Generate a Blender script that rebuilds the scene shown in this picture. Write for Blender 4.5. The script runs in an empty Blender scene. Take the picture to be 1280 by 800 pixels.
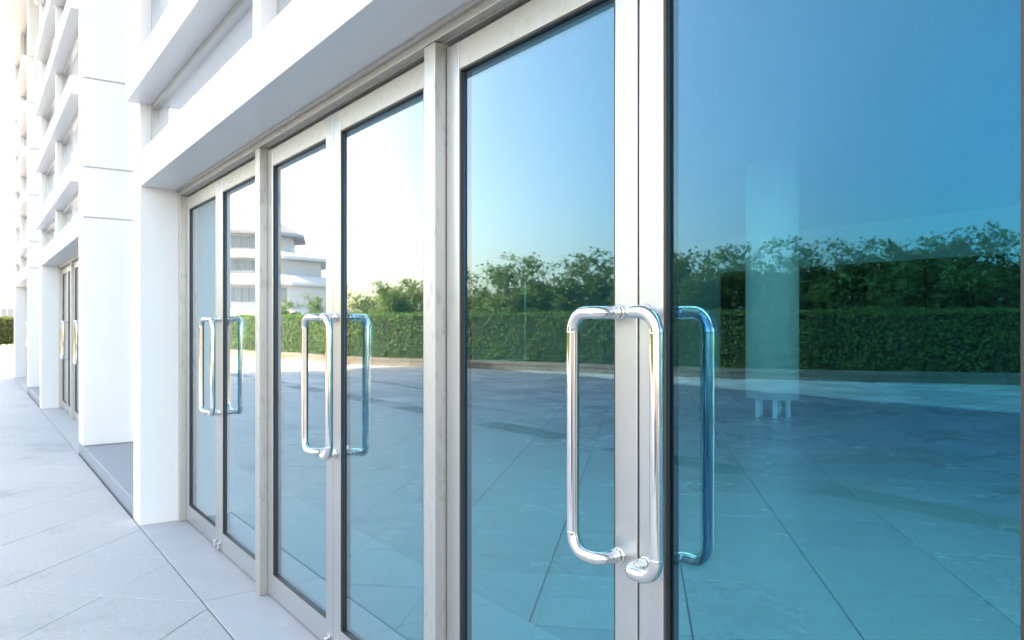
import bpy, bmesh, math, random
from mathutils import Vector, Matrix, noise
rnd = random.Random(7)
SC = bpy.context.scene
COL = SC.collection
R = math.radians

# ------------------------------------------------------------------ camera
# s = metres along the facade away from the camera (world X = -s)
# Y = 0 is the front of the door leaves, the plaza is Y < 0, the lobby Y > 0
FPX, XV, D, CH = 950.0, -39.0, 1.31, 1.465
A = math.atan((640 - XV) / FPX)
cam_d = bpy.data.cameras.new('camera'); cam = bpy.data.objects.new('camera', cam_d); COL.objects.link(cam)
cam.location = (0, -D, CH); cam.rotation_euler = (R(90), 0, R(90) - A)
cam_d.sensor_width = 36; cam_d.lens = FPX / 1280 * 36; cam_d.shift_y = 4 / 1280
cam_d.clip_start = 0.05; cam_d.clip_end = 3000
cam_d.dof.use_dof = True; cam_d.dof.focus_distance = 2.1; cam_d.dof.aperture_fstop = 5.6
SC.camera = cam

# ------------------------------------------------------------------ sky, sun, exposure
SUN_EL, SUN_AZ = R(38), R(-72)         # azimuth measured from the far end of the facade towards the plaza: the sun stands behind the building
sd = Vector((-math.cos(SUN_AZ) * math.cos(SUN_EL), -math.sin(SUN_AZ) * math.cos(SUN_EL), math.sin(SUN_EL)))
W = bpy.data.worlds.new('World'); SC.world = W; W.use_nodes = True
nt = W.node_tree; bg = nt.nodes['Background']
sky = nt.nodes.new('ShaderNodeTexSky'); sky.sky_type = 'NISHITA'; sky.sun_disc = False
sky.sun_elevation = SUN_EL; sky.sun_rotation = math.atan2(sd.x, sd.y)
sky.air_density = 1.0; sky.dust_density = 2.4; sky.ozone_density = 1.3
nt.links.new(sky.outputs[0], bg.inputs[0]); bg.inputs[1].default_value = 0.15
sl = bpy.data.lights.new('sun', 'SUN'); sl.energy = 3.0; sl.angle = R(.8); sl.color = (1, .95, .87)
so = bpy.data.objects.new('sun', sl); COL.objects.link(so); so.rotation_euler = sd.to_track_quat('Z', 'Y').to_euler()
SC.view_settings.view_transform = 'Standard'; SC.view_settings.look = 'None'
SC.view_settings.exposure = 3.28; SC.view_settings.gamma = 1
SC.view_settings.use_white_balance = True; SC.view_settings.white_balance_temperature = 9600; SC.view_settings.white_balance_tint = 16
SC.render.engine = 'CYCLES'
SC.cycles.caustics_reflective = False; SC.cycles.caustics_refractive = False
SC.cycles.max_bounces = 10; SC.cycles.transparent_max_bounces = 16; SC.cycles.glossy_bounces = 6

# ------------------------------------------------------------------ helpers: placing
def img(px, z):                         # a point seen directly at pixel column px, z metres deep -> (s, Y)
    u = (px - 640) / FPX * z
    return z * math.cos(A) - u * math.sin(A), z * math.sin(A) + u * math.cos(A) - D
GLASS_Y = 0.016
def mir(px, z):                         # a point seen mirrored in the door glass -> real world (x, y)
    s, y = img(px, z)
    return -s, 2 * GLASS_Y - y

# ------------------------------------------------------------------ helpers: materials
def mat(name, col=(.5, .5, .5), rough=.6, metal=0.0, var=.0, vscale=8.0, bump=0.0, bscale=60.0, spec=.5, obj_var=0.0, isl_var=0.0, dirt=None, stretch=None):
    m = bpy.data.materials.new(name); m.use_nodes = True
    n = m.node_tree.nodes; l = m.node_tree.links; b = n['Principled BSDF']
    b.inputs['Roughness'].default_value = rough; b.inputs['Metallic'].default_value = metal
    b.inputs['Specular IOR Level'].default_value = spec
    tc = n.new('ShaderNodeTexCoord'); co = tc.outputs['Object']
    geo = n.new('ShaderNodeNewGeometry')
    mp = n.new('ShaderNodeMapping'); l.new(geo.outputs['Position'], mp.inputs['Vector']); co = mp.outputs['Vector']
    if stretch: mp.inputs['Scale'].default_value = stretch
    rgb = n.new('ShaderNodeRGB'); rgb.outputs[0].default_value = (*col, 1); cur = rgb.outputs[0]
    def mult(val, amt):                 # colour * (1 + amt*(val-.5)*2)
        nonlocal cur
        ma = n.new('ShaderNodeMath'); ma.operation = 'MULTIPLY_ADD'; l.new(val, ma.inputs[0]); ma.inputs[1].default_value = 2 * amt; ma.inputs[2].default_value = 1 - amt
        vm = n.new('ShaderNodeVectorMath'); vm.operation = 'SCALE'; l.new(cur, vm.inputs[0]); l.new(ma.outputs[0], vm.inputs['Scale'])
        cur = vm.outputs[0]
    if var:
        t = n.new('ShaderNodeTexNoise'); t.inputs['Scale'].default_value = vscale; t.inputs['Detail'].default_value = 6; t.inputs['Roughness'].default_value = .65
        l.new(co, t.inputs['Vector']); mult(t.outputs['Fac'], var)
    if obj_var:
        oi = n.new('ShaderNodeObjectInfo'); mult(oi.outputs['Random'], obj_var)
    if isl_var: mult(geo.outputs['Random Per Island'], isl_var)
    if dirt:                            # (colour, scale, threshold, amount): spots and streaks of grime
        dc, dsc, th, am = dirt
        t = n.new('ShaderNodeTexNoise'); t.inputs['Scale'].default_value = dsc; t.inputs['Detail'].default_value = 9; t.inputs['Roughness'].default_value = .72
        l.new(co, t.inputs['Vector'])
        mr = n.new('ShaderNodeMapRange'); mr.inputs['From Min'].default_value = th; mr.inputs['From Max'].default_value = th + .12; mr.inputs['To Max'].default_value = am
        l.new(t.outputs['Fac'], mr.inputs['Value'])
        mx = n.new('ShaderNodeMix'); mx.data_type = 'RGBA'; l.new(mr.outputs[0], mx.inputs['Factor']); l.new(cur, mx.inputs['A']); mx.inputs['B'].default_value = (*dc, 1); cur = mx.outputs['Result']
        rr = n.new('ShaderNodeMath'); rr.operation = 'MULTIPLY_ADD'; l.new(mr.outputs[0], rr.inputs[0]); rr.inputs[1].default_value = .35; rr.inputs[2].default_value = rough; l.new(rr.outputs[0], b.inputs['Roughness'])
    l.new(cur, b.inputs['Base Color'])
    if bump:
        t = n.new('ShaderNodeTexNoise'); t.inputs['Scale'].default_value = bscale; t.inputs['Detail'].default_value = 4; l.new(co, t.inputs['Vector'])
        bp = n.new('ShaderNodeBump'); bp.inputs['Strength'].default_value = bump; bp.inputs['Distance'].default_value = .01; l.new(t.outputs['Fac'], bp.inputs['Height']); l.new(bp.outputs[0], b.inputs['Normal'])
    return m

def glass_mat(name, tint, trans, r0=.33, wav=.0, ramp=((.15, .064), (.27, .092), (.46, .17), (.61, .31), (.8, .58))):
    """coated blue solar-control glass: mirror-like and white at grazing angles, bluish when seen straight on"""
    m = bpy.data.materials.new(name); m.use_nodes = True
    n = m.node_tree.nodes; l = m.node_tree.links; n.remove(n['Principled BSDF']); out = n['Material Output']
    lw = n.new('ShaderNodeLayerWeight'); lw.inputs['Blend'].default_value = .5
    fac = n.new('ShaderNodeValToRGB'); e = fac.color_ramp.elements       # reflectance against 1 - cos(incidence)
    e[0].position = 0; e[0].color = (r0, r0, r0, 1); e[1].position = 1; e[1].color = (.97, .97, .97, 1)
    for p_, v_ in ramp: q_ = e.new(p_); q_.color = (v_, v_, v_, 1)
    l.new(lw.outputs['Facing'], fac.inputs[0])
    cm = n.new('ShaderNodeMapRange'); cm.inputs['From Min'].default_value = .10; cm.inputs['From Max'].default_value = .56
    l.new(lw.outputs['Facing'], cm.inputs['Value'])
    mc = n.new('ShaderNodeMix'); mc.data_type = 'RGBA'; l.new(cm.outputs[0], mc.inputs['Factor']); mc.inputs['A'].default_value = (*tint, 1); mc.inputs['B'].default_value = (.93, .96, 1, 1)
    gl = n.new('ShaderNodeBsdfGlossy'); gl.inputs['Roughness'].default_value = 0; l.new(mc.outputs['Result'], gl.inputs['Color'])
    tr = n.new('ShaderNodeBsdfTransparent'); tr.inputs['Color'].default_value = (*trans, 1)
    if wav:
        geo = n.new('ShaderNodeNewGeometry'); t = n.new('ShaderNodeTexNoise'); t.inputs['Scale'].default_value = 2.2; t.inputs['Detail'].default_value = 1
        l.new(geo.outputs['Position'], t.inputs['Vector'])
        bp = n.new('ShaderNodeBump'); bp.inputs['Strength'].default_value = wav; bp.inputs['Distance'].default_value = .01; l.new(t.outputs['Fac'], bp.inputs['Height']); l.new(bp.outputs[0], gl.inputs['Normal'])
    ms = n.new('ShaderNodeMixShader'); l.new(fac.outputs[0], ms.inputs[0]); l.new(tr.outputs[0], ms.inputs[1]); l.new(gl.outputs[0], ms.inputs[2]); l.new(ms.outputs[0], out.inputs[0])
    return m

def leaf_mat(name, col, isl=.45):
    m = mat(name, col, rough=.55, spec=.35, var=.35, vscale=1.3, isl_var=isl)
    n = m.node_tree.nodes; l = m.node_tree.links; b = n['Principled BSDF']; out = n['Material Output']
    tl = n.new('ShaderNodeBsdfTranslucent'); l.new(b.inputs['Base Color'].links[0].from_socket, tl.inputs['Color'])
    ms = n.new('ShaderNodeMixShader'); ms.inputs[0].default_value = .5; l.new(b.outputs[0], ms.inputs[1]); l.new(tl.outputs[0], ms.inputs[2]); l.new(ms.outputs[0], out.inputs[0])
    return m

def opal_mat(name, col):
    m = bpy.data.materials.new(name); m.use_nodes = True; n = m.node_tree.nodes; l = m.node_tree.links
    tl = n.new('ShaderNodeBsdfTranslucent'); tl.inputs['Color'].default_value = (*col, 1)
    df = n.new('ShaderNodeBsdfDiffuse'); df.inputs['Color'].default_value = (*col, 1)
    ms = n.new('ShaderNodeMixShader'); ms.inputs[0].default_value = .7; l.new(df.outputs[0], ms.inputs[1]); l.new(tl.outputs[0], ms.inputs[2]); l.new(ms.outputs[0], n['Material Output'].inputs[0])
    return m
M = dict(
    opal=opal_mat('added_opal_rooflight', (.85, .86, .86)),
    white=mat('white_cladding', (.80, .80, .805), .38, var=.04, vscale=3, bump=.03, bscale=14, dirt=((.60, .59, .57), 2.6, .58, .28), stretch=(1, 1, .12)),
    joint=mat('joint_sealant', (.36, .35, .36), .8),
    metal=mat('brushed_aluminium', (.48, .485, .49), .34, .85, var=.05, vscale=30, dirt=((.50, .47, .42), 9, .60, .35), stretch=(1, 1, .25)),
    post=mat('weathered_aluminium', (.48, .475, .465), .42, .75, var=.08, vscale=40, dirt=((.36, .33, .28), 26, .53, .55), stretch=(1, 1, .45), bump=.05, bscale=90),
    head=mat('limescaled_aluminium', (.47, .46, .44), .42, .7, var=.08, vscale=30, dirt=((.42, .38, .32), 34, .52, .6), stretch=(.6, 1, 1)),
    gasket=mat('dark_gasket', (.035, .026, .021), .5),
    chrome=mat('polished_steel', (.72, .71, .69), .07, 1.0, dirt=((.62, .58, .5), 20, .66, .25)),
    glass=glass_mat('blue_solar_glass', (.03, .56, .92), (.20, .64, .77), .062, .035),
    wglass=glass_mat('window_glass', (.75, .85, .95), (.93, .95, .96), .12),
    pave=mat('pale_granite_paving', (.45, .45, .445), .62, var=.24, vscale=34, bump=.25, bscale=160, obj_var=.03, dirt=((.31, .31, .31), 1.1, .55, .5)),
    sill=mat('grey_granite_sill', (.46, .465, .47), .5, var=.16, vscale=3.5, bump=.08, bscale=120, obj_var=.05, dirt=((.60, .60, .60), 2.6, .6, .6)),
    plaza=mat('plaza_stone', (.43, .43, .43), .55, var=.2, vscale=1.3, bump=.08, bscale=60, obj_var=.2, dirt=((.15, .15, .15), .6, .54, .6), stretch=(.45, 1.6, 1)),
    band=mat('dark_granite_band', (.13, .13, .14), .5, var=.2, vscale=5, obj_var=.2),
    step=mat('blue_grey_granite', (.22, .25, .29), .35, var=.12, vscale=8, bump=.04, bscale=150),
    bed=mat('sand_bed', (.20, .20, .20), .95, var=.2, vscale=4),
    dark_bed=mat('dark_joint_bed', (.05, .05, .05), .95),
    ground=mat('ground', (.27, .27, .25), .95, var=.2, vscale=.2),
    lawn=mat('lawn_earth', (.07, .10, .035), .95, var=.4, vscale=2),
    kerb=mat('brown_kerb_granite', (.18, .14, .115), .6, var=.25, vscale=3, obj_var=.12, bump=.1, bscale=30),
    lobby=mat('lobby_granite', (.47, .49, .50), .22, var=.16, vscale=6, obj_var=.07, dirt=((.30, .31, .32), .9, .54, .5)),
    lobby_mat=mat('daylit_threshold_granite', (.50, .54, .56), .45, var=.1, vscale=20),  # paler strip: daylight just inside the doors put into the stone colour
    lobby_dark=mat('dark_panelling', (.035, .022, .016), .5, var=.2, vscale=4),
    lobby_white=mat('lobby_plaster', (.62, .63, .64), .7, var=.03),
    bark=mat('bark', (.10, .075, .05), .9, var=.3, vscale=10),
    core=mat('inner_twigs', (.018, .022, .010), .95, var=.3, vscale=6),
    hedge=leaf_mat('hedge_leaf', (.13, .23, .052)),
    tree=leaf_mat('tree_leaf', (.17, .24, .07)),
    far_hedge=leaf_mat('far_hedge_leaf', (.085, .13, .028)),
    hall=mat('hall_render', (.52, .52, .53), .7, var=.08, vscale=.5),
    hall_roof=mat('hall_roof_tiles', (.30, .30, .315), .7, var=.1, vscale=1.5),
    hall_glass=mat('hall_window', (.20, .23, .26), .2),  # mid grey puts distance haze into the pane colour
    bright_backing=mat('bright_backing_white', (.85, .85, .84), .8),  # white stands in for bright sky mirrored in the upper panes
    column=mat('white_column_paint', (.76, .77, .78), .5, var=.03),
)

# ------------------------------------------------------------------ helpers: meshes
def link(name, me, m=None, parent=None, smooth=False):
    o = bpy.data.objects.new(name, me); COL.objects.link(o)
    if m is not None and not me.materials: me.materials.append(m)
    if smooth:
        for p in me.polygons: p.use_smooth = True
    if parent: o.parent = parent
    return o
def obj(name, bm, m, parent=None, smooth=False):
    me = bpy.data.meshes.new(name); bm.to_mesh(me); bm.free()
    return link(name, me, m, parent, smooth)
def box(bm, s0, s1, y0, y1, z0, z1, bev=0.0):       # s along the facade
    x0, x1 = sorted((-s0, -s1))
    g = bmesh.ops.create_cube(bm, size=1, matrix=Matrix.Translation(((x0 + x1) / 2, (y0 + y1) / 2, (z0 + z1) / 2)) @ Matrix.Diagonal((x1 - x0, y1 - y0, z1 - z0, 1)))
    if bev:
        vs = g['verts']; es = {e for v in vs for e in v.link_edges}
        bmesh.ops.bevel(bm, geom=list(es), offset=bev, segments=2, profile=.6, affect='EDGES')
def bx(name, s0, s1, y0, y1, z0, z1, m, parent=None, bev=0.0):
    bm = bmesh.new(); box(bm, s0, s1, y0, y1, z0, z1, bev); return obj(name, bm, m, parent)
def tube(bm, pts, rads, n=14, caps=True):
    pts = [Vector(p) for p in pts]; rings = []
    up = Vector((0, 0, 1)); prev = None
    for i, p in enumerate(pts):
        t = (pts[min(i + 1, len(pts) - 1)] - pts[max(i - 1, 0)]).normalized()
        if prev is None:
            a = t.cross(up); a = a.normalized() if a.length > 1e-3 else t.cross(Vector((1, 0, 0))).normalized()
        else:
            a = (prev - t * prev.dot(t)).normalized()
        prev = a; b = t.cross(a); r = rads[i] if isinstance(rads, (list, tuple)) else rads
        rings.append([bm.verts.new(p + (a * math.cos(k * math.tau / n) + b * math.sin(k * math.tau / n)) * r) for k in range(n)])
    for r0, r1 in zip(rings, rings[1:]):
        for k in range(n): bm.faces.new((r0[k], r0[(k + 1) % n], r1[(k + 1) % n], r1[k]))
    if caps:
        bm.faces.new(rings[0][::-1]); bm.faces.new(rings[-1])
def prism(bm, poly, z0, z1):                        # poly in world xy, counter-clockwise
    a = [bm.verts.new((x, y, z0)) for x, y in poly]; b = [bm.verts.new((x, y, z1)) for x, y in poly]
    bm.faces.new(a[::-1]); bm.faces.new(b)
    for i in range(len(poly)):
        j = (i + 1) % len(poly); bm.faces.new((a[i], a[j], b[j], b[i]))
def thing(name, label, cat, loc=(0, 0, 0), group=None):
    o = bpy.data.objects.new(name, None); COL.objects.link(o); o.location = loc
    o['label'] = label; o['category'] = cat
    if group: o['group'] = group
    return o
def tag(o, label=None, cat=None, group=None, kind=None):
    for k, v in (('label', label), ('category', cat), ('group', group), ('kind', kind)):
        if v: o[k] = v
    return o

# ================================================================== THE BUILDING
PER = 9.25                       # one bay of the facade
BAYS = 3
YO = -0.304                      # outer plane of the facade
SOF = 2.455                      # soffit over the doors
REV = 6.04                       # far reveal of the first door recess
CO0, CO1 = 0.18, 0.53            # the column that starts a bay
TOP = 8.45
LEDGES = [(3.06, 3.27), (4.04, 4.24), (5.00, 5.20), (5.96, 6.16), (6.92, 7.12)]
END = REV + 2 * PER + .26
bld = thing('office_building', 'white panelled office building with recessed glass doors and rows of upper windows', 'building')

def cladding_stack(s0, s1, y0, y1, zs, joint=.012):
    """a clad column: dark core, one panel object per storey of cladding"""
    bx('column_core', s0 + .012, s1 - .012, y0 + .012, y1 - .012, zs[0], zs[-1], M['joint'], bld)
    for a, b in zip(zs, zs[1:]):
        bx('cladding_panel', s0, s1, y0, y1, a + joint / 2, b - joint / 2, M['white'], bld, .004)
ZS = [.126, 2.62, 3.17, 4.14, 5.10, 6.06, 7.02, TOP]

for b in range(BAYS):
    o = b * PER
    # column at the start of the bay (the first one stands just outside the picture)
    cladding_stack(*((-.06, .29) if b == 0 else (o + CO0, o + CO1)), YO, .62, ([0.0] + ZS[1:]) if b == 0 else ZS)
    # far pier of the door recess, full height
    bx('pier', o + REV, o + REV + .26, YO, .30, 0, TOP, M['white'], bld, .004)
    # spandrel over the doors; its underside is the soffit
    bx('spandrel', o + (CO1 if b else .29) + .003, o + REV - .003, YO + .001, .26, SOF, 2.70, M['white'], bld, .004)
    # upper storeys: ledges, mullions, windows
    for (z0, z1) in LEDGES:
        bx('sunshade_ledge', o + (CO1 if b else .29) + .004, o + REV + .05, YO - .085, YO + .20, z0, z1, M['white'], bld, .006)
    zr = [2.70] + [z for l in LEDGES for z in l] + [TOP - .02]
    for i in range(0, len(zr), 2):
        z0, z1 = zr[i] + .002, zr[i + 1] - .002
        bx('mullion', o + 3.26, o + 3.36, YO + .003, YO + .16, z0, z1, M['white'], bld, .003)
        for (a, c) in (((CO1 if b else .29) + .003, 3.258), (3.362, REV - .003)):
            bm = bmesh.new()
            f = .045
            box(bm, o + a, o + a + f, YO + .075, YO + .14, z0, z1); box(bm, o + c - f, o + c, YO + .075, YO + .14, z0, z1)
            box(bm, o + a + f, o + c - f, YO + .076, YO + .139, z0, z0 + f); box(bm, o + a + f, o + c - f, YO + .076, YO + .139, z1 - f, z1)
            fr = obj('window', bm, M['metal'], bld)
            bx('pane', o + a + f - .005, o + c - f + .005, YO + .10, YO + .11, z0 + f - .005, z1 - f + .005, M['wglass'], fr)
            bx('bright_backing', o + a + .046, o + c - .046, YO + .122, YO + .134, z0 + .05, z1 - .05, M["bright_backing"], fr)  # white board added behind the pane so the window looks sky-bright
    if b < BAYS - 1:
        # recessed bay between pier and next column: low granite step, glazing behind
        s0, s1 = o + REV + .262, o + PER + CO0 - .002
        bm = bmesh.new()
        box(bm, s0, s1, YO + .005, .198, -.05, .126, .008)
        obj('plinth_step', bm, M['step'], bld)
        zz = [.126, 2.70, TOP]
        for z0, z1 in zip(zz, zz[1:]):
            bm = bmesh.new(); f = .06
            box(bm, s0, s0 + f, .20, .28, z0, z1); box(bm, s1 - f, s1, .20, .28, z0, z1)
            box(bm, s0 + f, s1 - f, .201, .279, z0, z0 + f); box(bm, s0 + f, s1 - f, .201, .279, z1 - f - .01, z1 - .01)
            fr = obj('window', bm, M['white'], bld)
            bx('pane', s0 + f - .005, s1 - f + .005, .235, .245, z0 + f - .005, z1 - f - .005, M['wglass'], fr)
            bx('bright_backing', s0 + .01, s1 - .01, .40, .41, z0 + .01, z1 - .01, M['bright_backing'], fr)
# a step also carries the columns of later bays
for b in range(1, BAYS):
    bx('column_footing', b * PER + CO0, b * PER + CO1, YO + .004, .5, -.05, .124, M['step'], bld, .004)
# deep eave over the facade, its far end cut off at a slant; parapet above
bm = bmesh.new()
prism(bm, [(-(END + 1.6), .02), (-(END + 1.6), 1.9), (3, 1.9), (3, -1.75), (-20.5, -1.75), (-22.2, -1.25), (-23.6, -.98), (-24.8, -.64), (-25.9, -.25)][::-1], TOP + .004, TOP + .42)
bmesh.ops.recalc_face_normals(bm, faces=bm.faces)
obj('eave', bm, M['white'], bld)
bx('parapet', -3, END, -.25, .3, TOP + .422, TOP + 1.5, M['white'], bld)
# side wall at the far end and a return wall behind the camera's end
bx('end_wall', END - .10, END, .302, 17, 0, TOP, M['white'], bld)
bx('near_wall', -3, -.065, YO + .02, .25, 0, TOP, M['white'], bld)

# ---- lobby seen dimly through the glass
LW = 17.0
fl = bx('lobby_floor', -6, END - .102, .30, LW, -.10, -.016, M['dark_bed']); tag(fl, kind='structure')
for i in range(20):
    bx('threshold_stone', -.9 + i * 1.2 - .597, -.9 + i * 1.2 + .597, .085, .92, -.06, 0.002, M['lobby_mat'], bld)
ce = bmesh.new()
box(ce, -6, END - .102, .302, .6, 3.98, 4.2)
box(ce, -6, END - .102, 2.8, LW, 3.98, 4.2)
box(ce, -6, END - .102, 8.4, LW, TOP, TOP + .3); box(ce, -6, END - .102, 8.4, 8.5, 4.202, TOP - .002)  # unseen roof, left open in front so sun reaches the added panels
for k in range(8):
    box(ce, -6 + k * 4.2, -5.9 + k * 4.2, .602, 2.798, 3.99, 4.19)
obj('lobby_ceiling', ce, M['lobby_white'], bld)
for k in range(7):
    bx('added_rooflight', -5.898 + k * 4.2, -1.802 + k * 4.2, .602, 2.798, 4.08, 4.10, M['opal'], bld)  # unseen translucent panels, added to light the lobby and its column
bx('lobby_back_wall', -6, END - .102, LW, LW + .3, 2.98, 8.4, M['lobby_white'], bld)
bx('lobby_back_wall', 14.9, END - .102, LW + .002, LW + .3, -.1, 2.978, M['lobby_white'], bld)
bx('lobby_back_wall', -6, 14.898, LW + .15, LW + .3, -.1, 2.977, M['lobby_dark'], bld)
for k in range(7):
    a = 14.898 - 3.0 * (k + 1)
    bx('dark_panel', a + .02, a + 2.98, LW + .01, LW + .148, -.05, 2.975, M['lobby_dark'], bld)
bx('lobby_side_wall', -6.3, -6.002, .25, LW + .3, 4.21, 8.4, M['lobby_white'], bld)
for k in range(6):
    w = bx('added_side_mullion', -6.2, -6.1, .3 + k * 3.3, .4 + k * 3.3, 0, 4.2, M['white'], bld)
    bx('added_side_pane', -6.16, -6.14, .402 + k * 3.3, 3.598 + k * 3.3, 0, 4.2, M['wglass'], w)  # out-of-view glazing added to let daylight onto the column
cs, cy = img(965, 12.0)
bm = bmesh.new()
n = 40
prism(bm, [(-cs + .40 * math.cos(k * math.tau / n), cy + .40 * math.sin(k * math.tau / n)) for k in range(n)], .29, 3.978)
col = obj('round_column', bm, M['column'], bld)
for p in col.data.polygons: p.use_smooth = abs(p.normal.z) < .5
bm = bmesh.new()
for k in range(5):
    a = k * math.tau / 5 + .5
    tube(bm, [(-cs + .24 * math.cos(a), cy + .24 * math.sin(a), -.002), (-cs + .24 * math.cos(a), cy + .24 * math.sin(a), .30)], .04, 10)
obj('column_legs', bm, M['column'], col)

# ---- doors
PD, LM, LH = 1.885, 1.311, .903          # pair pitch, first meeting line, half width of a pair (clear)
Z0, ZT = .012, 2.392                     # leaf bottom and top
ST, TH = .078, .05
def door_leaf_mesh(w):
    """frame of one leaf, local: x from 0 to w (along s), hinge and meeting stile alike"""
    bm = bmesh.new()
    def lb(a, c, z0, z1, y0=0.0, y1=TH, bev=.003): box(bm, a, c, y0, y1, z0, z1, bev)
    lb(0, ST, Z0, ZT); lb(w - ST, w, Z0, ZT)
    lb(ST + .0003, w - ST - .0003, Z0 + .001, .128, .0008, TH - .0008)
    me = bpy.data.meshes.new('door'); bm.to_mesh(me); bm.free(); me.materials.append(M['metal']); return me
def gasket_mesh(w):
    bm = bmesh.new(); g = .006
    for (y0, y1) in ((.003, .0155), (.0245, .046)):
        box(bm, ST, ST + g, y0, y1, .128, 2.300); box(bm, w - ST - g, w - ST, y0, y1, .128, 2.300)
        box(bm, ST + g, w - ST - g, y0 + .0005, y1 - .0005, .128, .128 + g); box(bm, ST + g, w - ST - g, y0 + .0005, y1 - .0005, 2.300 - g, 2.300)
    me = bpy.data.meshes.new('gasket'); bm.to_mesh(me); bm.free(); me.materials.append(M['gasket']); return me
def pane_mesh(w):
    bm = bmesh.new(); box(bm, ST + .002, w - ST - .002, .016, .024, .130, 2.298)
    me = bpy.data.meshes.new('glass_pane'); bm.to_mesh(me); bm.free(); me.materials.append(M['glass']); return me
HT, HB = 1.491, .891
def fillet(corners, radii, n=9):
    C = [Vector(c) for c in corners]; out = [C[0]]
    for i in range(1, len(C) - 1):
        a, b, c = C[i - 1], C[i], C[i + 1]; u = (a - b).normalized(); v = (c - b).normalized(); rad = radii[i - 1]
        ctr = b + (u + v).normalized() * rad * math.sqrt(2)          # every corner is a right angle
        for k in range(n + 1):
            th = k / n * math.pi / 2
            out.append(ctr - v * rad * math.cos(th) - u * rad * math.sin(th))
    out.append(C[-1]); return out
def handle_mesh(sgn, k=.098, q=.068):
    """offset tubular pull on both faces: out from the stile, sideways away from the meeting line, then the upright grip"""
    bm = bmesh.new(); rr = .0157; r1, r2 = .034, .048
    for side, y0 in ((-1, 0.0), (1, TH)):
        yq = y0 + side * q; kk = -sgn * (k if side < 0 else k * .9)
        cs_ = [(0, y0 - side * .004, HT), (0, yq, HT), (kk, yq, HT), (kk, yq, HB), (0, yq, HB), (0, y0 - side * .004, HB)]
        tube(bm, fillet(cs_, [r1, r2, r2, r1]), rr, 24)
        for z in (HT, HB):                       # flange and collar on the stile
            f = lambda d_: Vector((0, y0 + side * d_, z))
            tube(bm, [f(-.0005), f(.004), f(.006)], [.0205, .0205, .018], 24)
            tube(bm, [f(.012), f(.0125), f(.018), f(.0185)], [.0157, .0170, .0170, .0157], 24, False)
        for z in (HT - r2, HB + r2):             # weld seams where bends meet the grip
            g = lambda d_: Vector((kk, yq, z + d_))
            tube(bm, [g(.002), g(.001), g(-.001), g(-.002)], [.0157, .0161, .0161, .0157], 20, False)
    me = bpy.data.meshes.new('handle'); bm.to_mesh(me); bm.free(); me.materials.append(M['chrome'])
    for p in me.polygons: p.use_smooth = len(p.vertices) == 4
    return me
def bolt_mesh():
    bm = bmesh.new()
    tube(bm, [(0, -.014, .014), (0, -.014, .028), (0, -.014, .060), (0, -.014, .064)], [.007, .009, .008, .004], 12)
    box(bm, -.018, .018, -.006, -.0005, .02, .075, .002)
    me = bpy.data.meshes.new('floor_bolt'); bm.to_mesh(me); bm.free(); me.materials.append(M['chrome']); return me
LEAF_W = LH - .006
def rail_mesh(w):
    bm = bmesh.new(); box(bm, ST + .0003, w - ST - .0003, .0008, TH - .0008, 2.300, ZT - .001, .003)
    me = bpy.data.meshes.new('top_rail'); bm.to_mesh(me); bm.free(); me.materials.append(M['head']); return me
rail_me = rail_mesh(LEAF_W)
door_me, gas_me, pane_me, bolt_me = door_leaf_mesh(LEAF_W), gasket_mesh(LEAF_W), pane_mesh(LEAF_W), bolt_mesh()
h_plus, h_minus = handle_mesh(1), handle_mesh(-1)
def leaf(s_start, meet_at_start, narrow=None):
    """one leaf from s_start to s_start + LEAF_W; world x = -s - offset handled by mesh built in s"""
    d = link('door', door_me, None, bld); d.location = (-s_start, 0, 0)
    link('top_rail', rail_me, None, d); g = link('gasket', gas_me, None, d); p = link('glass_pane', pane_me, None, d)
    h = link('handle', h_plus if meet_at_start else h_minus, None, d)
    m = ST / 2 if meet_at_start else LEAF_W - ST / 2
    h.location = (-(.061 if meet_at_start else LEAF_W - .024), 0, 0)
    bt = link('floor_bolt', bolt_me, None, d); bt.location = (-m, 0, 0)
    return d
def post(s0, s1, name='door_post'):
    bx(name, s0, s1, -.043, .075, 0.002, 2.407, M['post'], bld, .003)
for b in range(BAYS):
    o = b * PER
    pairs = (0, 1, 2) if b == 0 else (1, 2)
    for k in pairs:
        c = o + LM + k * PD
        leaf(c + .003, True); leaf(c - .003 - LEAF_W, False)
        if k < 2: post(c + LH + .002, c + PD - LH - .002)
        else: post(c + LH + .002, o + REV - .002, 'door_jamb')
    if b == 0: post(LM - LH - .079, LM - LH - .002)
    else:
        a, c = o + CO1 + .003, o + LM + PD - LH - .002
        post(c - .075, c); bx('side_light', a, c - .077, .028, .040, .13, 2.39, M['glass'], bld); bx('side_light_sill', a, c - .077, .0, .05, .01, .13, M['metal'], bld)
    hs0, hs1 = o + (CO1 if b else .29) + .003, o + REV - .003
    bm = bmesh.new()
    box(bm, hs0, hs1, -.045, .09, 2.409, 2.452, .003); box(bm, hs0, hs1, -.012, .06, 2.4545 - .05, 2.4085)
    obj('door_header', bm, M['head'], bld)
    bx('header_trim', hs0, hs1, -.062, -.0455, 2.437, 2.4535, M['head'], bld, .002)

# sill stones in front of the doors, level with the paving
for b in range(BAYS):
    o = b * PER; s = o + (CO1 if b else -1.5); e = o + REV + .26
    cuts = [s]
    while cuts[-1] < e - 1.0: cuts.append(cuts[-1] + 1.15 + rnd.uniform(-.03, .03))
    cuts[-1] = e
    for a, c in zip(cuts, cuts[1:]):
        bx('sill_stone', a + .003, c - .003, YO - .002, .082, -.05, .0015 + rnd.uniform(-.001, .001), M['sill'], bld, .003)

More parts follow.
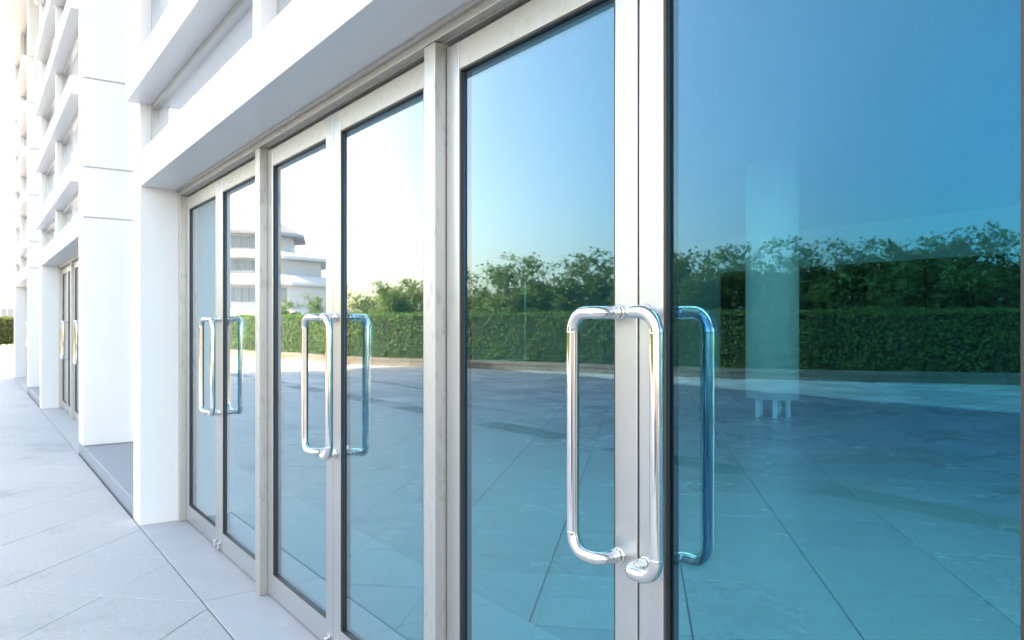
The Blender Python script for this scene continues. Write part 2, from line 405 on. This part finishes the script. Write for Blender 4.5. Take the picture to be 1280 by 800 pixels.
# ================================================================== GROUND AND PAVING
bm = bmesh.new(); v = [bm.verts.new(p) for p in ((-900, -900, -.12), (900, -900, -.12), (900, 900, -.12), (-900, 900, -.12))]; bm.faces.new(v)
tag(obj('ground', bm, M['ground']), kind='structure')
bm = bmesh.new(); v = [bm.verts.new(p) for p in ((-62.5, -60, -.052), (30, -60, -.052), (30, .2, -.052), (-62.5, .2, -.052))]; bm.faces.new(v)
paving = tag(obj('pavement', bm, M['bed']), kind='structure')
bm = bmesh.new(); v = [bm.verts.new(p) for p in ((-62.5, -60, -.047), (30, -60, -.047), (30, -5.06, -.047), (-62.5, -5.06, -.047))]; bm.faces.new(v)
obj('joint_bed', bm, M['dark_bed'], paving)
B0, B1 = -4.62, -5.05            # dark granite band parallel to the facade
def clip(poly, n, c):            # keep n.p <= c
    out = []
    for i in range(len(poly)):
        p, q = poly[i], poly[(i + 1) % len(poly)]
        dp, dq = n[0] * p[0] + n[1] * p[1] - c, n[0] * q[0] + n[1] * q[1] - c
        if dp <= 0: out.append(p)
        if dp * dq < 0:
            t = dp / (dp - dq); out.append((p[0] + t * (q[0] - p[0]), p[1] + t * (q[1] - p[1])))
    return out
def slab_bm(bm, poly, top, thick=.04, ch=.0018):
    cx = sum(p[0] for p in poly) / len(poly); cy = sum(p[1] for p in poly) / len(poly)
    def inset(k): return [(p[0] + (cx - p[0]) * k, p[1] + (cy - p[1]) * k) for p in poly]
    size = max(math.hypot(p[0] - cx, p[1] - cy) for p in poly)
    r0 = [bm.verts.new((x, y, top - thick)) for x, y in poly]; r1 = [bm.verts.new((x, y, top - ch)) for x, y in poly]
    r2 = [bm.verts.new((x, y, top)) for x, y in inset(ch * 1.4 / size)]
    for a, b in ((r0, r1), (r1, r2)):
        for i in range(len(poly)):
            j = (i + 1) % len(poly); bm.faces.new((a[i], a[j], b[j], b[i]))
    bm.faces.new(r2)
# near paving: 0.65 m slabs laid on the diagonal
S = .65; G = .003; q = math.sqrt(.5)
cells = []
for i in range(-140, 140):
    for j in range(-140, 140):
        cx, cy = (i - j) * S * q, -2.1 + (i + j) * S * q
        if not (-62 < cx < 12 and B0 - S < cy < YO + S): continue
        h = S / 2 - G / 2
        c4 = [(cx + (a * q - c * q) * h, cy + (a * q + c * q) * h) for a, c in ((-1, -1), (1, -1), (1, 1), (-1, 1))]
        poly = clip(clip(c4, (0, 1), YO - .010), (0, -1), -B0 - .005)
        if len(poly) < 3: continue
        ar = abs(sum(poly[k][0] * poly[(k + 1) % len(poly)][1] - poly[(k + 1) % len(poly)][0] * poly[k][1] for k in range(len(poly)))) / 2
        if ar < .004: continue
        cells.append((math.hypot(cx, cy + D), cx, cy, poly, len(poly) == 4 and ar > .40))
# what the doors and the view show: x from +1 away from the camera
cells = [c for c in cells if c[1] < 1.2]
cells.sort(key=lambda c: c[0])
bm = bmesh.new(); h = S / 2 - G / 2
slab_bm(bm, [((a * q - c * q) * h, (a * q + c * q) * h) for a, c in ((-1, -1), (1, -1), (1, 1), (-1, 1))], 0)
full = bpy.data.meshes.new('paving_slab'); bm.to_mesh(full); bm.free(); full.materials.append(M['pave'])
rest = bmesh.new()
for k, (dist, cx, cy, poly, isfull) in enumerate(cells):
    dz = rnd.uniform(-.0012, .0012)
    if k < 300:
        if isfull:
            o = link('paving_slab', full, None, paving); o.location = (cx, cy, dz)
        else:
            bm = bmesh.new(); slab_bm(bm, [(x - cx, y - cy) for x, y in poly], 0); o = obj('paving_slab', bm, M['pave'], paving); o.location = (cx, cy, dz)
    else: slab_bm(rest, poly, dz)
tag(obj('far_slabs', rest, M['pave'], paving), kind='stuff')
for k in range(60):                                   # the dark band, stone by stone
    a = -1.5 + k * .9
    bx('band_stone', a + .004, a + .896, B1 + .004, B0 - .002, -.04, rnd.uniform(-.001, .001), M['band'] if k % 3 else M['plaza'], paving, .003)

# lobby floor slabs on the same diagonal, inside the doors
TS, TG = .78, .009
lc = []
for i in range(-80, 80):
    for j in range(-80, 80):
        cx, cy = (i - j) * TS * q - .2, .9 + (i + j) * TS * q
        if not (-END + .1 - TS < cx < 6 + TS and .9 - TS < cy < LW + TS): continue
        h = TS / 2 - TG / 2
        c4 = [(cx + (a * q - c * q) * h, cy + (a * q + c * q) * h) for a, c in ((-1, -1), (1, -1), (1, 1), (-1, 1))]
        poly = clip(clip(clip(clip(c4, (0, -1), -.925), (0, 1), LW - .002), (-1, 0), END - .11), (1, 0), 5.99)
        if len(poly) < 3: continue
        seen = cx < .4 and -cx < 2.2 * (cy + D) + 6            # what the glass can show of them
        lc.append((0 if seen else 1, math.hypot(cx, cy + D), cx, cy, poly))
lc.sort(key=lambda c_: c_[:2]); rest = bmesh.new()
for k, (sn, dist, cx, cy, poly) in enumerate(lc):
    if k < 299:
        bm = bmesh.new(); slab_bm(bm, [(x - cx, y - cy) for x, y in poly], 0, .014); link_o = obj('floor_slab', bm, M['lobby'], fl); link_o.location = (cx, cy, -.001)
    else: slab_bm(rest, poly, -.001, .014)
tag(obj('far_floor_slabs', rest, M['lobby'], fl), kind='stuff')

# ---- the planted border across the plaza (its line, in what the doors mirror)
LINE = [mir(px, z) for px, z in ((1500, 16.6), (1275, 17.8), (1050, 19.2), (840, 20.9), (750, 22.0), (600, 24.4), (430, 27.4), (370, 30.5), (300, 33.5), (240, 37))]
def smooth_line(pts, step):
    out = []
    P = [Vector((*p, 0)) for p in pts]; P = [P[0] * 2 - P[1]] + P + [P[-1] * 2 - P[-2]]
    for i in range(1, len(P) - 2):
        for t in range(20):
            t /= 20; a, b, c, d = P[i - 1:i + 3]
            out.append(.5 * ((2 * b) + (c - a) * t + (2 * a - 5 * b + 4 * c - d) * t * t + (3 * b - a - 3 * c + d) * t ** 3))
    out.append(P[-2])
    res = [out[0]]; acc = 0
    for p, q_ in zip(out, out[1:]):
        L = (q_ - p).length; pos = 0
        while acc + (L - pos) >= step:
            pos += step - acc; acc = 0; res.append(p.lerp(q_, pos / L))
        acc += L - pos
    return res
RAW = smooth_line(LINE, .9)
def side(i):
    t = (RAW[min(i + 1, len(RAW) - 1)] - RAW[max(i - 1, 0)]).normalized()
    n_ = Vector((-t.y, t.x, 0))
    return n_ if n_.y < 0 else -n_                    # away from the building
SIDES = [side(i) for i in range(len(RAW))]
def along(i, off): return RAW[i] + SIDES[i] * off

# plaza slabs beyond the band: facade-aligned squares up to the border
def border_y(x):
    best = -60
    for a, b in zip(RAW, RAW[1:]):
        lo, hi = sorted((a.x, b.x))
        if lo <= x <= hi: best = a.y + (b.y - a.y) * ((x - a.x) / (b.x - a.x) if b.x != a.x else 0)
    return best
bm = bmesh.new(); P1, GP = .9, .03
sq = [(-P1 / 2 + GP / 2, -P1 / 2 + GP / 2), (P1 / 2 - GP / 2, -P1 / 2 + GP / 2), (P1 / 2 - GP / 2, P1 / 2 - GP / 2), (-P1 / 2 + GP / 2, P1 / 2 - GP / 2)]
slab_bm(bm, sq, 0); pm = bpy.data.meshes.new('plaza_slab'); bm.to_mesh(pm); bm.free(); pm.materials.append(M['plaza'])
cells = []
for i in range(-55, 20):
    for j in range(0, 40):
        cx, cy = i * P1 + .3, B1 - .005 - P1 / 2 - j * P1
        if cy < max(border_y(cx), -40) - .3: continue
        # mirrored sight line of the camera: visible only inside the doors
        vy = -cy + D
        if cx > .2 or cx < -45: continue
        cells.append((math.hypot(cx, vy), cx, cy))
cells.sort()
rest = bmesh.new()
for k, (dist, cx, cy) in enumerate(cells):
    dz = rnd.uniform(-.0015, .0015)
    if k < 299: link('plaza_slab', pm, None, paving).location = (cx, cy, dz)
    else: slab_bm(rest, [(cx + x, cy + y) for x, y in sq], dz)
tag(obj('far_plaza_slabs', rest, M['plaza'], paving), kind='stuff')

# soil behind the kerb
poly = [along(i, .3) for i in range(len(RAW))]; back = [along(i, 26) for i in range(len(RAW))][::-1]
bm = bmesh.new(); vs = [bm.verts.new((p.x, p.y, .14)) for p in poly + back]; bm.faces.new(vs); bmesh.ops.recalc_face_normals(bm, faces=bm.faces)
for f in bm.faces:
    if f.normal.z < 0: f.normal_flip()
bmesh.ops.triangulate(bm, faces=bm.faces)
tag(obj('planting_bed', bm, M['lawn']), kind='structure')
# kerb of brown granite, one object per stone, two courses
kerb = thing('planter_kerb', 'low brown granite kerb running below the clipped hedge across the plaza', 'kerb', (RAW[10].x, RAW[10].y, 0))
def frame_box(bm, a, b, na, nb, o0, o1, z0, z1):
    c = [a + na * o0, b + nb * o0, b + nb * o1, a + na * o1]
    prism(bm, [(p.x, p.y) for p in c], z0, z1)
for i in range(len(RAW) - 1):
    a, b = RAW[i], RAW[i + 1]; t = (b - a).normalized() * .006; na, nb = SIDES[i], SIDES[i + 1]
    for nm, (o0, o1, z0, z1) in (('kerb_stone', (.02, .30, -.04, .165)), ('coping_stone', (0, .34, .168, .265))):
        bm = bmesh.new(); frame_box(bm, a + t - kerb.location * 1, b - t - kerb.location * 1, na, nb, o0 + rnd.uniform(-.004, .004), o1, z0, z1)
        bmesh.ops.recalc_face_normals(bm, faces=bm.faces)
        obj(nm, bm, M['kerb'], kerb)

# ---- foliage
def leaf_quads(verts, faces, p, n_, size, rr):
    """one folded leaf: two triangles-pairs around a midrib"""
    t = Vector((rr.uniform(-1, 1), rr.uniform(-1, 1), rr.uniform(-.6, .9)))
    t = (t - n_ * t.dot(n_)); t = t.normalized() if t.length > 1e-3 else Vector((1, 0, 0))
    b = n_.cross(t) * size * .32; L = t * size; f = n_ * size * .12; i = len(verts)
    verts += [p, p + L * .5 + b + f, p + L, p + L * .5 - b + f]
    faces += [(i, i + 1, i + 2), (i, i + 2, i + 3)]
def mesh_from(name, verts, faces, m, parent):
    me = bpy.data.meshes.new(name); me.from_pydata([tuple(v) for v in verts], [], faces); me.update(); return link(name, me, m, parent)
def make_hedge(pts, sides, w0, w1, z0, z1, dens, leafsize, m, label, rr, name='hedge'):
    loc = pts[len(pts) // 2].copy(); loc.z = 0
    h = thing(name, label, 'hedge', loc)
    bm = bmesh.new()
    for i in range(len(pts) - 1):
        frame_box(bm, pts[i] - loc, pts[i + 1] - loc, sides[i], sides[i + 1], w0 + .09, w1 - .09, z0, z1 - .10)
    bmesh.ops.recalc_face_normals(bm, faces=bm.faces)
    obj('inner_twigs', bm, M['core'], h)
    V, F = [], []
    for i in range(len(pts) - 1):
        a, b = pts[i], pts[i + 1]; L = (b - a).length
        for face in ('front', 'top', 'back'):
            hh = (z1 - z0) if face != 'top' else (w1 - w0)
            dn = dens if face != 'back' else dens * .25
            for _ in range(int(L * hh * dn)):
                t = rr.random(); n_ = sides[i].lerp(sides[i + 1], t); base = a.lerp(b, t); k = rr.random()
                lump = .07 * noise.noise(Vector((base.x * 1.7, base.y * 1.7, k * 4)))
                dep = abs(rr.gauss(0, .055)) - .02 - lump
                if face == 'front': p = base + n_ * (w0 + dep) + Vector((0, 0, z0 + k * (z1 - z0))); nn = -n_
                elif face == 'back': p = base + n_ * (w1 - dep) + Vector((0, 0, z0 + k * (z1 - z0))); nn = n_
                else: p = base + n_ * (w0 + k * (w1 - w0)) + Vector((0, 0, z1 - dep + max(0, rr.gauss(-.03, .05)))); nn = Vector((0, 0, 1))
                nn = (nn + Vector((rr.gauss(0, .55), rr.gauss(0, .55), rr.gauss(.25, .5)))).normalized()
                leaf_quads(V, F, p - loc, nn, leafsize * rr.uniform(.7, 1.3), rr)
    mesh_from('foliage', V, F, m, h)
    return h
make_hedge(RAW, SIDES, .42, 1.35, .14, 1.78, 330, .085, M['hedge'], 'long clipped green hedge on the brown kerb, mirrored in the door glass', random.Random(3))

def make_tree(x, y, height, spread, rr, label, group=None, name='garden_tree', leafsize=.12, nb=9, m='tree', low=.28, dens=1.0):
    t = thing(name, label, 'tree', (x, y, .14), group)
    bm = bmesh.new(); V, F = [], []
    nst = rr.choice((2, 3))
    tips = []
    for k in range(nst):
        a = rr.uniform(0, math.tau); lean = rr.uniform(.08, .25) * spread
        p = [Vector((.06 * math.cos(a), .06 * math.sin(a), -.02))]
        for j in range(1, 5):
            f = j / 4
            p.append(Vector((math.cos(a) * lean * f * 1.2 + rr.gauss(0, .05), math.sin(a) * lean * f * 1.2 + rr.gauss(0, .05), height * .62 * f)))
        tube(bm, p, [.05, .042, .033, .024, .015], 7)
        for j in range(nb):
            f = rr.uniform(low, 1); i0 = min(3, int(f * 4)); base = p[i0].lerp(p[i0 + 1], f * 4 - i0 if f < 1 else 1)
            a2 = rr.uniform(0, math.tau); ln = spread * rr.uniform(.5, 1.05) * (1.0 - .25 * f)
            rise = height * rr.uniform(.10, .38)
            br = []
            for q_ in range(6):
                g = q_ / 5
                br.append(base + Vector((math.cos(a2) * ln * g, math.sin(a2) * ln * g, rise * (g * 1.7 - g * g * .85) + rr.gauss(0, .02))))
            for v_ in br: v_.z = min(v_.z, height * .93 + rr.uniform(-.25, .05))
            tube(bm, br, [.018, .015, .012, .009, .006, .004], 5)
            # feathery sprays: leaves hang along the outer part of each limb and on side twigs
            for c in range(7):
                g = .25 + .75 * (c + rr.random()) / 7; i1 = min(4, int(g * 5)); cpt = br[i1].lerp(br[i1 + 1], g * 5 - i1)
                tw = Vector((rr.gauss(0, 1), rr.gauss(0, 1), rr.gauss(.15, .6))).normalized() * rr.uniform(.25, .55)
                for e in range(int(36 * dens)):
                    u = rr.random(); pp = cpt + tw * u + Vector((rr.gauss(0, .09), rr.gauss(0, .09), rr.gauss(0, .08) - .10 * u * u))
                    if pp.z > height + .1: pp.z = height - rr.random() * .3
                    nn = Vector((rr.gauss(0, .7), rr.gauss(0, .7), 1)).normalized()
                    leaf_quads(V, F, pp, nn, leafsize * rr.uniform(.6, 1.3), rr)
    for j in range(6):                                  # long loose sprays arching out of the top
        a2 = rr.uniform(0, math.tau); base = Vector((rr.gauss(0, .3 * spread), rr.gauss(0, .3 * spread), height * rr.uniform(.55, .75)))
        top = height * (1.0 if j == 0 else rr.uniform(.86, 1.0)); ln = spread * rr.uniform(.3, .9); br = []
        for q_ in range(6):
            g = q_ / 5
            br.append(base + Vector((math.cos(a2) * ln * g * g, math.sin(a2) * ln * g * g, (top - base.z) * (1 - (1 - g) ** 2) - .12 * max(0, g - .8))))
        tube(bm, br, [.014, .012, .009, .007, .005, .003], 5)
        for e in range(46):
            g = rr.uniform(.3, 1); i1 = min(4, int(g * 5)); cpt = br[i1].lerp(br[i1 + 1], g * 5 - i1)
            nn = Vector((rr.gauss(0, .6), rr.gauss(0, .6), 1)).normalized()
            leaf_quads(V, F, cpt + Vector((rr.gauss(0, .10), rr.gauss(0, .10), rr.gauss(-.03, .06))), nn, leafsize * rr.uniform(.7, 1.4), rr)
    obj('trunk', bm, M['bark'], t, True)
    mesh_from('crown', V, F, M[m], t)
    return t
def line_z(px):                                       # depth of the kerb line at a mirrored pixel column
    tab = ((240, 37), (300, 33.5), (370, 30.5), (430, 27.4), (600, 24.4), (750, 22), (840, 20.9), (1050, 19.2), (1275, 17.8), (1500, 16.6))
    for (a, za), (b, zb) in zip(tab, tab[1:]):
        if a <= px <= b: return za + (zb - za) * (px - a) / (b - a)
    return tab[-1][1]
TR = [(360, 372), (392, 368), (470, 368), (500, 352), (545, 342), (590, 334), (622, 330), (655, 322), (690, 318), (725, 316), (757, 312), (800, 318), (838, 318), (872, 308), (905, 312), (940, 300), (978, 306), (1012, 300), (1050, 308), (1085, 298), (1120, 300), (1155, 292), (1195, 290), (1235, 280), (1275, 276), (1330, 280)]
for k, (px, yt) in enumerate(TR):
    rr = random.Random(100 + k)
    z = line_z(px) + 2.3 + rr.uniform(-.2, .9)
    if px < 400: z += 6
    x, y = mir(px, z); hgt = (404 - yt) / FPX * z + CH - .14
    if px < 400: lab, grp = ('small sparse tree in front of the pale tiered building' if k == 0 else 'small sparse tree at the outer corner of the pale tiered building'), None
    elif k == len(TR) - 3: lab, grp = 'tallest feathery tree over the right end of the mirrored hedge', None
    else: lab, grp = 'feathery green tree rising behind the clipped hedge', 'trees behind the clipped hedge'
    make_tree(x, y, hgt, rr.uniform(1.2, 1.6) if px > 400 else .9, rr, lab, grp, nb=8 if px > 400 else 5, low=.22, dens=1.0 if px > 400 else .7)
# dark undergrowth filling the space below the trees
V, F = [], []; rr = random.Random(55)
for i in range(len(RAW) - 1):
    a, b = RAW[i], RAW[i + 1]; L = (b - a).length
    if i > len(RAW) * .70: break
    for _ in range(int(L * 620)):
        t = rr.random(); base = a.lerp(b, t) + SIDES[i] * rr.uniform(1.9, 3.6)
        zt = 2.45 + .9 * noise.noise(Vector((base.x * .9, base.y * .9, 2))) 
        p = base + Vector((0, 0, .2 + (zt - .2) * rr.random() ** .6))
        leaf_quads(V, F, p, Vector((rr.gauss(0, .7), rr.gauss(0, .7) + .4, rr.gauss(.5, .5))).normalized(), .13 * rr.uniform(.6, 1.3), rr)
tag(mesh_from('undergrowth', V, F, M['hedge'], None), kind='stuff')

# ---- far end of the pavement: hedge and white pavilion straight ahead
sH, yH = img(4, 53.0)
pts = [Vector((-sH - 0.06 * (y - yH), y, 0)) for y in (-14, -12, -10, -8, -6, -4, -2, 0, 2, 4, 6, 8, 10)]
make_hedge(pts, [Vector((-1, 0, 0))] * len(pts), 0, 1.4, -.02, 1.84, 150, .16, M['far_hedge'], 'clipped hedge closing the far end of the pavement', random.Random(5))
sP, yP = img(6, 84.0)
pav = thing('pavilion', 'low white flat-roofed building beyond the far hedge', 'building', (-sP - 6, yP, -.1))
def pbx(name, x0, x1, y0, y1, z0, z1, m, par): return bx(name, -x0, -x1, y0, y1, z0, z1, m, par, .0)
pbx('wall', -5, 5, -11, 11, 0, 4.2, M['hall'], pav)
pbx('roof', -5.8, 5.8, -12, 12, 4.202, 5.2, M['white'], pav)
for k in range(9):
    w = pbx('window', 5.002, 5.06, -10.4 + k * 2.35, -8.5 + k * 2.35, 1.0, 3.2, M['hall_glass'], pav)
    for e in range(2): pbx('frame', 5.062, 5.10, -10.4 + k * 2.35 + .6 * (e + 1), -10.34 + k * 2.35 + .6 * (e + 1), 1.0, 3.2, M['white'], w)

# ---- pale tiered hall mirrored in the far doors
hx, hy = mir(296, 98); ang = math.atan2(-hy - 1, -hx)
hall = thing('tiered_hall', 'pale tiered hall with stacked overhanging roofs beyond the plaza', 'building', (hx, hy, -.1))
hall.rotation_euler = (0, 0, ang + R(8))
def octa(hw, c): return [(hw, -c), (hw, c), (c, hw), (-c, hw), (-hw, c), (-hw, -c), (-c, -hw), (c, -hw)]
def loft(bm, lo, hi, z0, z1):
    a = [bm.verts.new((*p, z0)) for p in lo]; b = [bm.verts.new((*p, z1)) for p in hi]
    for i in range(len(lo)): j = (i + 1) % len(lo); bm.faces.new((a[i], a[j], b[j], b[i]))
    bm.faces.new(a[::-1]); bm.faces.new(b)
def o8(h): return octa(h, h * .55)
PXM = 98 / FPX
def hz(ypx): return (404 - ypx) * PXM + CH + .1
tiers = [(14.2, 0, hz(402)), (13.2, hz(388), hz(362)), (10.6, hz(350), hz(331)), (7.0, hz(322), hz(300))]
eaves = [(15.2, 14.0, hz(402), hz(388)), (13.9, 12.4, hz(362), hz(350)), (11.9, 9.2, hz(331), hz(320)), (8.4, 3.0, hz(300), hz(263))]
for (hw, z0, z1) in tiers:
    bm = bmesh.new(); loft(bm, o8(hw), o8(hw), z0, z1); w = obj('wall', bm, M['hall'], hall)
    n_ = max(4, int(hw * .62))
    for k in range(-n_, n_ + 1):
        yy = k * hw * .5 / n_
        bxw = bx('window', -(hw + .01), -(hw + .12), yy - .33 * hw / n_ * .7, yy + .33 * hw / n_ * .7, z0 + (z1 - z0) * .3, z1 - (z1 - z0) * .12, M['hall_glass'], w)
for (lo, hi, z0, z1) in eaves:
    bm = bmesh.new(); loft(bm, o8(lo), o8(lo), z0 + .01, z0 + .38); loft(bm, o8(lo - .25), o8(hi), z0 + .382, z1)
    obj('roof', bm, M['hall_roof'] if hi < 4 else M['hall'], hall)
